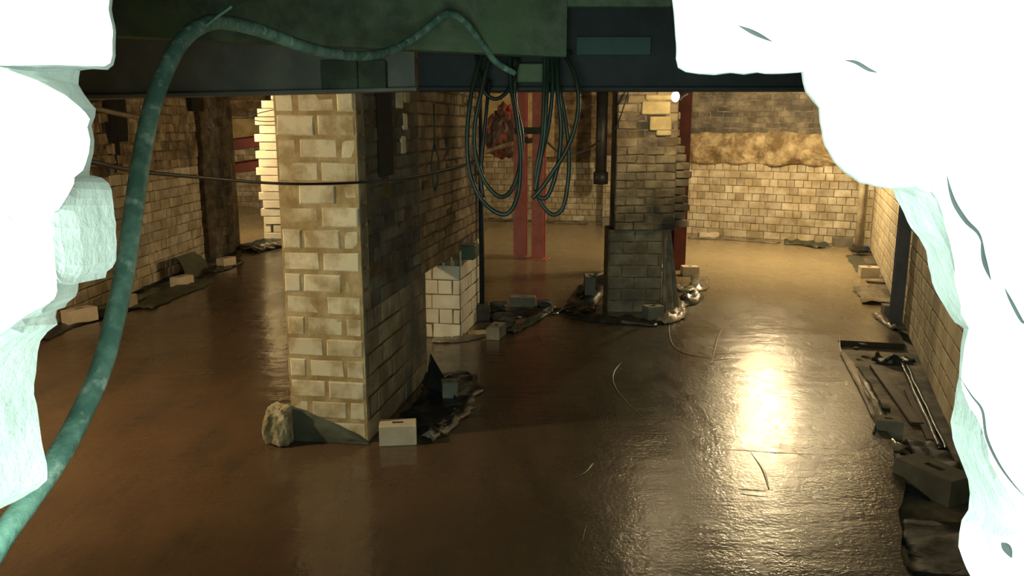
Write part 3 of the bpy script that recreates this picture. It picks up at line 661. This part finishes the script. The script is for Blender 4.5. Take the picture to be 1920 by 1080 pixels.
mb = MB(); q = at(995, 245, Y=13.55); mb.box(q, (.55, .09, .11), bevel=.01); mb.box(q + Vector((-.1, 0, -.15)), (.12, .1, .1)); mb.box(q + Vector((.25, .0, .1)), (.22, .03, .05), rot=Matrix.Rotation(-.6, 3, 'Y'))
tag(mb.build('column_clamp', 'dark_steel'), 'dark clamp bolted across the two red columns', 'clamp')
a = at(1268, 505, z=0)
hcol('red_steel_column', a.x + .02, a.y + .05, 0, 3.09, 'dark red steel column standing behind the brick column', 'red_dark', .20, .2, .1)
a = at(1688, 605, z=-FL)
hcol('grey_steel_column', 4.41, 8.95, -FL, 3.09, 'blue grey steel column standing against the right wall', 'blue_steel', .13, .13, -.33)
# prop at the far end of the old wall
a = at(904, 600, z=0); r = thing('steel_prop', 'thin dark steel prop at the end of the sooty wall', 'prop', (a.x, a.y, 0))
mb = MB(); mb.tube([(a.x, a.y, .2), (a.x, a.y, 1.75)], .030, 12, sub=0); mb.build('outer_tube', 'dark_steel', r, True)
mb = MB(); mb.tube([(a.x, a.y, 1.75), (a.x, a.y, 3.08)], .022, 12, sub=0); mb.build('inner_tube', 'dark_steel', r, True)
mb = MB(); mb.tube([(a.x, a.y, 1.70), (a.x, a.y, 1.80)], .042, 12, sub=0); cl = mb.build('collar', 'dark_steel', r, True)
mb = MB(); mb.tube([(a.x - .03, a.y - .06, 1.75), (a.x + .03, a.y + .06, 1.75)], .008, 8, sub=0); pn = mb.build('pin', 'dark_steel', None, True); pn.parent = cl; pn.matrix_parent_inverse = Matrix()
mb = MB(); mb.box((a.x, a.y, .10), (.17, .17, .20), .1, bevel=.01); mb.build('base_block', 'plank', r)
# red needles in the far left room
for y0, lab in ((248, 'upper of the two dark red beams in the far left room'), (292, 'lower of the two dark red beams in the far left room')):
    A = at(425, y0 + 24, Y=18.6); B = at(510, y0 + 13, Y=17.4); r = thing('red_needle_beam', lab, 'beam', tuple((A + B) / 2)); t = (B - A); L = t.length
    R = t.to_track_quat('X', 'Z').to_matrix()
    for nm, dz, d in (('web', 0, (L, .014, .22)), ('top_flange', .115, (L, .16, .016)), ('bottom_flange', -.115, (L, .16, .016))):
        q = MB(); q.box((A + B) / 2 + R @ Vector((0, 0, dz)), d, rot=R); q.build(nm, 'needle', r)
# pipes
mb = MB(); a = at(1127, 300, Y=18.7); zt = at(1127, 345, Y=18.7).z
mb.tube([(a.x, a.y, zt), (a.x, a.y, 3.09)], .13, 20, sub=0); mb.tube([(a.x, a.y, zt + .0), (a.x, a.y, zt + .28)], .17, 20, sub=0)
tag(mb.build('soil_pipe', 'pipe_dark', None, True), 'thick dark vertical pipe left of the brick column', 'pipe')
mb = MB(); a = at(1146, 412, z=0); mb.tube([(a.x, a.y, .0), (a.x, a.y, 1.3)], .045, 12, sub=0)
tag(mb.build('white_pipe', 'pipe_white', None, True), 'thin white upright pipe on the back wall beside the brick column', 'pipe')
mb = MB(); a = at(1609, 470, z=0); a.x -= .02; mb.tube([(a.x, a.y, 0), (a.x, a.y, 2.3)], .055, 14, sub=0); mb.tube([(a.x + .13, a.y + .12, 0), (a.x + .13, a.y + .12, 2.3)], .03, 10, sub=0)
tag(mb.build('corner_pipe', 'pipe_white', None, True), 'pale vertical pipe in the far right corner', 'pipe')
mb = MB(); mb.box((a.x, a.y - .12, .02), (.26, .2, .06), .3, bevel=.015)
tag(mb.build('pipe_shoe', 'dark_rock'), 'dark lump at the foot of the pale corner pipe', 'rubble')

# red sheeting bundle hung behind the cables
bm = bmesh.new(); bmesh.ops.create_icosphere(bm, subdivisions=4, radius=1); c0 = at(946, 246, Y=15.5)
for v in bm.verts:
    k = 1 + .18 * fbm(v.co, 2.2) + .10 * fbm(v.co, 6)
    tz = (v.co.z + 1) / 2
    v.co = Vector((v.co.x * .42 * (1 - .45 * tz ** 2), v.co.y * .22, v.co.z * .50)) * k
me = bpy.data.meshes.new('red_sheeting'); bm.to_mesh(me); bm.free(); me.materials.append(M['red_tarp'])
o = bpy.data.objects.new('red_sheeting', me); C.objects.link(o); o.location = c0
tag(o, 'red and orange sheeting bundle hanging left of the red columns', 'sheeting')
r2 = MB(); p = c0 + Vector((-.05, .1, .45)); r2.tube([p, p + Vector((0, .0, .478))], .012, 6, sub=0); r2.build('sling', 'black', None)
sl = bpy.data.objects['sling']; sl.parent = o; sl.matrix_parent_inverse = Matrix.Translation(-c0)
mb = MB(); A = at(912, 285, Y=15.2); B = at(1003, 262, Y=13.72); mb.tube([A, A.lerp(B, .5) + Vector((0, 0, .03)), B], .045, 8)
tag(mb.build('strut_pole', 'old_mortar', None, True), 'grubby pole slanting across the red sheeting to the columns', 'pole')

# ------------------------------------------------------------------ loose blocks
def loose_block(name, mt, hole_kind='slot'):
    r = thing(name, '', 'block')
    L, W, H_ = .30, .150, .145; b_ = .006; q = MB()
    sx, sy = (.045, .016) if hole_kind == 'slot' else (.030, .026)
    def rect(x, y, z): return [(-x, -y, z), (x, -y, z), (x, y, z), (-x, y, z)]
    n8 = 12
    V = rect(L / 2 - b_, W / 2 - b_, 0) + rect(L / 2, W / 2, b_) + rect(L / 2, W / 2, H_ - b_) + rect(L / 2 - b_, W / 2 - b_, H_)
    fs = [(3, 2, 1, 0)]
    for k in range(3): fs += [(k * 4 + i, k * 4 + (i + 1) % 4, k * 4 + 4 + (i + 1) % 4, k * 4 + 4 + i) for i in range(4)]
    V += rect(sx, sy, H_) + rect(sx * .8, sy * .8, H_ - .03)
    fs += [(12 + i, 12 + (i + 1) % 4, 16 + (i + 1) % 4, 16 + i) for i in range(4)]
    q.add(V[:20], fs); q.build('block_body', mt, r)
    q = MB(); q.add([V[i] for i in range(16, 24)], [(i, (i + 1) % 4, 4 + (i + 1) % 4, 4 + i) for i in range(4)] + [(4, 5, 6, 7)])
    q.build('slot', 'frog', r)
    return r
used = {}
def place_block(px, py, deg, label, mt='brick_loose', hk='slot', s=1.0, z=0, sz=None, tilt=0, group='loose concrete blocks round the screed edge'):
    k = (mt, hk); a = at(px, py, z=z)
    if k not in used: used[k] = loose_block('concrete_block', mt, hk); o = used[k]
    else: o = copy_tree(used[k])
    o.location = (a.x, a.y, z); o.rotation_euler = (tilt, 0, math.radians(deg)); o.scale = sz or (s, s, s)
    o['label'] = label; o['category'] = 'block'; o['group'] = group
    return o
B = []
place_block(151, 604, 62, 'pale slotted block nearest on the left, beside the bright hole edge', s=1.15)
place_block(232, 578, 78, 'pale block crossed by the green hose, by the left wall', s=1.1)
place_block(342, 536, 66, 'pale block with a slot, leaning sheet behind, on the left wall side')
place_block(425, 499, 70, 'pale block farthest back along the left wall')
place_block(747, 829, 6, 'pale block lying at the foot of the lit brick pier', sz=(.88, 1, 1.05))
place_block(843, 748, 10, 'dark wet block on the sheet behind the near pier', 'brick_grey', sz=(.42, .9, 1.1))
place_block(931, 632, 75, 'grey block on the screed edge beside the thin prop', 'brick_grey', s=.95)
place_block(980, 574, -4, 'dark flat block on the rubble behind the prop', 'brick_grey', sz=(1.1, 1, .9))
place_block(1224, 602, 20, 'grey wet block at the right foot of the brick column', 'brick_grey', 'dot', sz=(.7, 1, 1.3))
place_block(1293, 516, 0, 'pale block with a round hole by the dark red column', hk='dot', sz=(.85, 1.2, 1))
place_block(1579, 461, -6, 'grey block with a hole at the back wall near the corner pipe', 'brick_grey', 'dot', sz=(1.15, 1.3, 1.15))
place_block(1328, 446, 0, 'pale slab block low against the right back wall', hk='dot', sz=(1.35, 1.0, .8))
place_block(1628, 520, -10, 'block with a round hole near the right wall, beyond the steel column', hk='dot', sz=(.9, 1.2, 1.15))
place_block(1147, 424, 5, 'grey block with a big hole against the middle back wall', 'brick_grey', 'dot', sz=(1.6, 1.1, 1.4))
place_block(1672, 598, -10, 'dark block wrapped in sheet at the foot of the grey steel column', 'brick_grey', sz=(.75, 1, 1.2), z=-.02)
place_block(1663, 818, -14, 'dark green block half under the sheet beside the right trench', 'brick_grey', sz=(.62, 1, 1.0), z=-FL)
place_block(1747, 922, 114, 'large grey slotted block nearest on the right, by the bright hole edge', 'brick_dark', sz=(1.4, 1.55, 1.2), z=-FL)
place_block(1105, 560, 88, 'dark block standing against the left side of the brick column', 'brick_grey', sz=(1, .9, 2.2))

# ------------------------------------------------------------------ sheets, rubble and boards along the edges
def sh(pxs, width, amp, seed, label, mt='sheet', z=0, **k):
    P = [at(x, y, z=z) for x, y in pxs]
    o = sheet(P, width, amp, seed, mtl=mt, **k); return tag(o, label, 'plastic sheet')
sh([(60, 640), (110, 615), (160, 597), (225, 578)], .34, .03, 1, 'dark sheet lying behind the nearest left block', 'sheet')
sh([(255, 580), (300, 560), (340, 545), (378, 528)], .42, .05, 2, 'grey green sheet between the second and third left blocks', 'felt')
sh([(160, 592), (190, 583), (215, 588)], .30, .10, 3, 'stiff grey sheet flap propped against the left wall', 'felt', tilt=-.2)
sh([(385, 512), (410, 505), (440, 492)], .35, .04, 5, 'crumpled dark sheet beyond the third left block', 'sheet')
# folded membrane standing up against the left wall
a = at(362, 527, z=0); b_ = at(395, 500, z=0); mb = MB()
vs = []
for i in range(9):
    for k in range(7):
        t = i / 8; h = k / 6; p = a.lerp(b_, t); p = Vector((p.x - .02 - .22 * h + .04 * fbm((t * 2, h, 1), 2), p.y + .03 * fbm((t, h, 4), 2), .012 + (.34 - .10 * t * h) * h)); vs.append(p)
off = len(vs); vs2 = [v + Vector((-.012, 0, -.004)) for v in vs]
fs = [(i * 7 + k, i * 7 + k + 1, (i + 1) * 7 + k + 1, (i + 1) * 7 + k) for i in range(8) for k in range(6)]
mb.add(vs, fs); mb.add(vs2, fs)
tag(mb.build('membrane_flap', 'felt', None, True), 'dark grey membrane leaning on the left wall between two blocks', 'membrane')
sh([(452, 470), (490, 463), (540, 452)], .9, .10, 6, 'wet crumpled sheet at the foot of the toothed wall end', 'sheet', freq=4)
sh([(470, 472), (500, 466), (535, 458)], .4, .09, 26, 'shiny clear sheet scraps before the toothed wall end', 'clear', freq=7)
# near pier
rock('broken_concrete', (-1.67, 5.43, 0), (.115, .10, .165), 3, 'rock', 'rough lump of broken concrete at the left foot of the lit pier', sub=4)
A = Vector((-1.60, 5.475, 0)); B2 = Vector((-1.03, 5.405, 0)); mb = MB(); vs = []
for i in range(17):
    for k in range(8):
        t = i / 16; h = k / 7; hh = (.25 * (1 - t) ** .8 + .006)
        p = A.lerp(B2, t); vs.append(Vector((p.x, p.y + .035 * h * h + .012 * fbm((t * 3, h, 1), 3), .004 + hh * h ** .8 + .01 * abs(fbm((t * 3, h, 6), 3)) * h)))
fs = [(i * 8 + k, i * 8 + k + 1, (i + 1) * 8 + k + 1, (i + 1) * 8 + k) for i in range(16) for k in range(7)]
mb.add(vs, fs); mb.add([v + Vector((0, .006, -.002)) for v in vs], fs)
tag(mb.build('membrane_flap', 'felt', None, True), 'grey membrane flap wrapped across the foot of the lit pier', 'membrane')
sh([(770, 810), (810, 785), (835, 755), (850, 722), (830, 705)], .50, .06, 7, 'black shiny sheet behind the block at the near pier foot', 'sheet', freq=6)
sh([(800, 828), (835, 800), (858, 768)], .10, .05, 8, 'thin upturned sheet edge on the screed by the near pier', 'clear', freq=9)
mb = MB(); p0 = at(812, 716, z=0); mb.prism([(p0.x - .12, p0.y - .5), (p0.x + .02, p0.y - .25), (p0.x + .1, p0.y + .1), (p0.x - .06, p0.y + .1)], 0, .02)
# triangular flap standing at the pier's far corner
vs = []; A = at(798, 735, z=0); T = at(806, 662, Y=A.y + .1); B2 = at(862, 758, z=0)
mb = MB(); N_ = 8
for i in range(N_ + 1):
    for k in range(N_ + 1):
        base = A.lerp(B2, i / N_); h = k / N_; p = base.lerp(T, h * .96); vs.append(p + Vector((0, .02 * fbm((i * .4, k * .3, 2), 1.5), .006)))
fs = [(i * (N_ + 1) + k, i * (N_ + 1) + k + 1, (i + 1) * (N_ + 1) + k + 1, (i + 1) * (N_ + 1) + k) for i in range(N_) for k in range(N_)]
mb.add(vs, fs); mb.add([v + Vector((0, .006, 0)) for v in vs], fs)
tag(mb.build('sheet_flap', 'sheet', None, True), 'dark sheet flap standing up at the far corner of the near pier', 'plastic sheet')
# second pier foot
sh([(812, 638), (850, 638), (885, 632), (925, 622)], .22, .04, 9, 'shiny sheet scraps under the low lit pier end', 'clear', freq=8)
mb = MB(); a = at(905, 628, z=0); mb.box((a.x, a.y, .03), (.34, .10, .035), .25, bevel=.006)
tag(mb.build('timber_offcut', 'wood'), 'pale flat offcut lying before the low lit pier', 'timber')
for i, (x_, y_, s_, lab) in enumerate([(935, 585, .13, 'dark rubble lump left of the dark flat block'), (1020, 577, .10, 'dark rubble lump right of the dark flat block'), (945, 612, .15, 'reddish wet rubble lump beside the prop base')]):
    a = at(x_, y_, z=0); rock('rubble_lump', (a.x, a.y, 0), (s_, s_, s_ * .6), 20 + i, 'dark_rock', lab)
sh([(915, 600), (960, 590), (1020, 585), (1030, 580)], .42, .05, 10, 'dark wet sheet round the prop and rubble', 'sheet', freq=5)
sh([(955, 625), (990, 608), (1020, 590), (1035, 580)], .12, .05, 11, 'pale turned-up sheet edge between the two piers', 'felt', freq=6)
# column surround: low kerb ridge and sheets
sh([(1072, 592), (1120, 600), (1180, 604), (1235, 608)], .30, .07, 12, 'dark sheet upstand along the front foot of the brick column', 'sheet', freq=4)
sh([(1080, 590), (1095, 565), (1120, 535), (1135, 520)], .40, .12, 13, 'dark crumpled sheet left of the brick column', 'sheet', freq=3)
sh([(1112, 520), (1135, 512)], .08, .03, 33, 'bright sheet fold on the left of the brick column', 'clear', z=.32, freq=8)
sh([(1230, 606), (1252, 600), (1268, 588), (1262, 565)], .26, .09, 14, 'shiny crumpled sheet at the right foot of the brick column', 'clear', freq=9)
sh([(1262, 540), (1285, 545), (1310, 540), (1312, 520)], .26, .08, 15, 'shiny sheet in front of the pale block by the red column', 'clear', freq=6)
sh([(1256, 575), (1285, 568), (1300, 556)], .30, .09, 16, 'black sheet fold between the column and the red column', 'sheet', freq=5)
# polythene draped down the right side of the column
vs = []; NU2, NV2 = 12, 18; base0 = at(1238, 592, z=0); base1 = at(1272, 580, z=0)
for i in range(NU2 + 1):
    for k in range(NV2 + 1):
        t = i / NU2; h = k / NV2; wd = 1 - .72 * h
        p = base0.lerp(base1, t * wd); vs.append(Vector((p.x + .02 * h, p.y + .035 * math.sin(t * 17 + h * 1.5) * (1 - .4 * h) - .02, .01 + 1.02 * h)))
fs = [(i * (NV2 + 1) + k, i * (NV2 + 1) + k + 1, (i + 1) * (NV2 + 1) + k + 1, (i + 1) * (NV2 + 1) + k) for i in range(NU2) for k in range(NV2)]
mb = MB(); mb.add(vs, fs); mb.add([v + Vector((0, .004, 0)) for v in vs], fs)
tag(mb.build('draped_polythene', 'clear', None, True), 'polythene draped down the right side of the brick column', 'plastic sheet')
mb = MB(); a = at(1246, 500, Y=10.1); mb.box((a.x, a.y, .87), (.05, .05, .5), rot=Matrix.Rotation(.05, 3, 'Y')); mb.box((a.x - .03, a.y - .02, .80), (.02, .04, .55), rot=Matrix.Rotation(-.04, 3, 'Y'))
tag(mb.build('timber_stake', 'wood'), 'pale timber stake wrapped beside the brick column', 'timber')
# back wall edges
sh([(905, 413), (960, 414), (1030, 417), (1100, 420)], .3, .05, 17, 'shiny sheet edge along the middle back wall', 'clear', freq=6)
sh([(1290, 446), (1350, 448), (1400, 451), (1460, 456)], .3, .05, 18, 'pale sheet edge along the right back wall', 'clear', freq=5)
sh([(1470, 457), (1510, 459), (1545, 466)], .35, .10, 19, 'dark crumpled sheet by the grey block at the back wall', 'felt', freq=4)
# right wall edge
sh([(1600, 480), (1612, 496), (1622, 512)], .25, .03, 20, 'thin sheet at the right wall before the holed block', 'felt')
sh([(1626, 540), (1634, 552), (1649, 572)], .38, .06, 22, 'folded shiny sheet between the holed block and steel column', 'clear', freq=4)
sh([(1650, 590), (1668, 605), (1690, 620)], .20, .06, 23, 'shiny sheet fold below the steel column foot', 'clear', freq=7)
# trench: upturned membrane lip, boards, folds along the wall
lip = [(1577, 664), (1590, 690), (1606, 720), (1622, 752), (1634, 778), (1640, 790), (1638, 812)]
vs = []; P = smooth([at(x, y, z=0) for x, y in lip], 8)
mb = MB(); mb.tube([p + Vector((0, 0, .012)) for p in P], .010, 8, sub=0)
mb.tube([p + Vector((.07, .0, -.01 + .012 * fbm(p, 5))) for p in P[4:]], .008, 8, sub=0)
tag(mb.build('membrane_lip', 'clear', None, True), 'shiny turned-up membrane lip along the screed beside the trench', 'membrane')
sh([(1595, 690), (1625, 740), (1650, 790)], .16, .03, 24, 'black membrane strip inside the trench edge', 'sheet', z=-FL)
sh([(1640, 676), (1670, 682), (1705, 678)], .16, .09, 25, 'dark crumpled sheet roll across the far end of the trench', 'sheet', z=-FL, freq=6)
a = at(1700, 690, z=-FL); b_ = at(1775, 850, z=-FL)
for k, lab in enumerate(('outer fold of dark sheet along the foot of the right wall', 'inner fold of dark sheet along the foot of the right wall')):
    mb = MB(); mb.tube([a.lerp(b_, t) + Vector((-.05 * k + .012 * fbm((t * 3, k, 0), 2), 0, .02 + .02 * k)) for t in [i / 12 for i in range(13)]], .018, 8, sub=3)
    tag(mb.build('sheet_fold', 'sheet', None, True), lab, 'plastic sheet')
mb = MB(); A = at(1640, 690, z=-FL); B2 = at(1720, 800, z=-FL); mid = (A + B2) / 2; ang = math.atan2(B2.y - A.y, B2.x - A.x)
mb.box((mid.x, mid.y, -FL + .02), ((B2 - A).length, .10, .03), ang, bevel=.005)
tag(mb.build('wet_board', 'plank'), 'dark wet board lying diagonally in the right trench', 'board')
mb = MB(); A = at(1700, 735, z=-FL); B2 = at(1745, 830, z=-FL); mid = (A + B2) / 2; ang = math.atan2(B2.y - A.y, B2.x - A.x)
mb.box((mid.x, mid.y, -FL + .016), ((B2 - A).length, .05, .024), ang, bevel=.004)
tag(mb.build('wet_board', 'plank'), 'narrow dark batten lying near the wall in the right trench', 'board')
for i, (x_, y_, s_, lab) in enumerate([(1618, 650, .05, 'small dark lump on the screed at the trench head'), (1605, 655, .035, 'smaller dark lump left of the trench head lump'), (1660, 768, .04, 'small reddish stone in the middle of the trench')]):
    zz_ = -FL if i == 2 else 0; a = at(x_, y_, z=zz_); rock('small_lump', (a.x, a.y, zz_), (s_, s_, s_ * .5), 40 + i, 'dark_rock', lab, sub=2)
sh([(1660, 850), (1675, 890), (1690, 935)], .30, .06, 27, 'black sheet sinking beside the largest right block', 'dark_felt', z=-FL)
sh([(1668, 838), (1690, 850)], .14, .07, 28, 'crinkled shiny scrap beside the largest right block', 'clear', z=-.03, freq=9)
sh([(1740, 985), (1790, 1040), (1810, 1100)], .5, .05, 29, 'dark sheet filling the corner at lower right', 'dark_felt', z=-FL)
sh([(1725, 835), (1760, 870), (1790, 920)], .25, .06, 30, 'dark sheet between the largest block and the right wall', 'dark_felt', z=-FL)
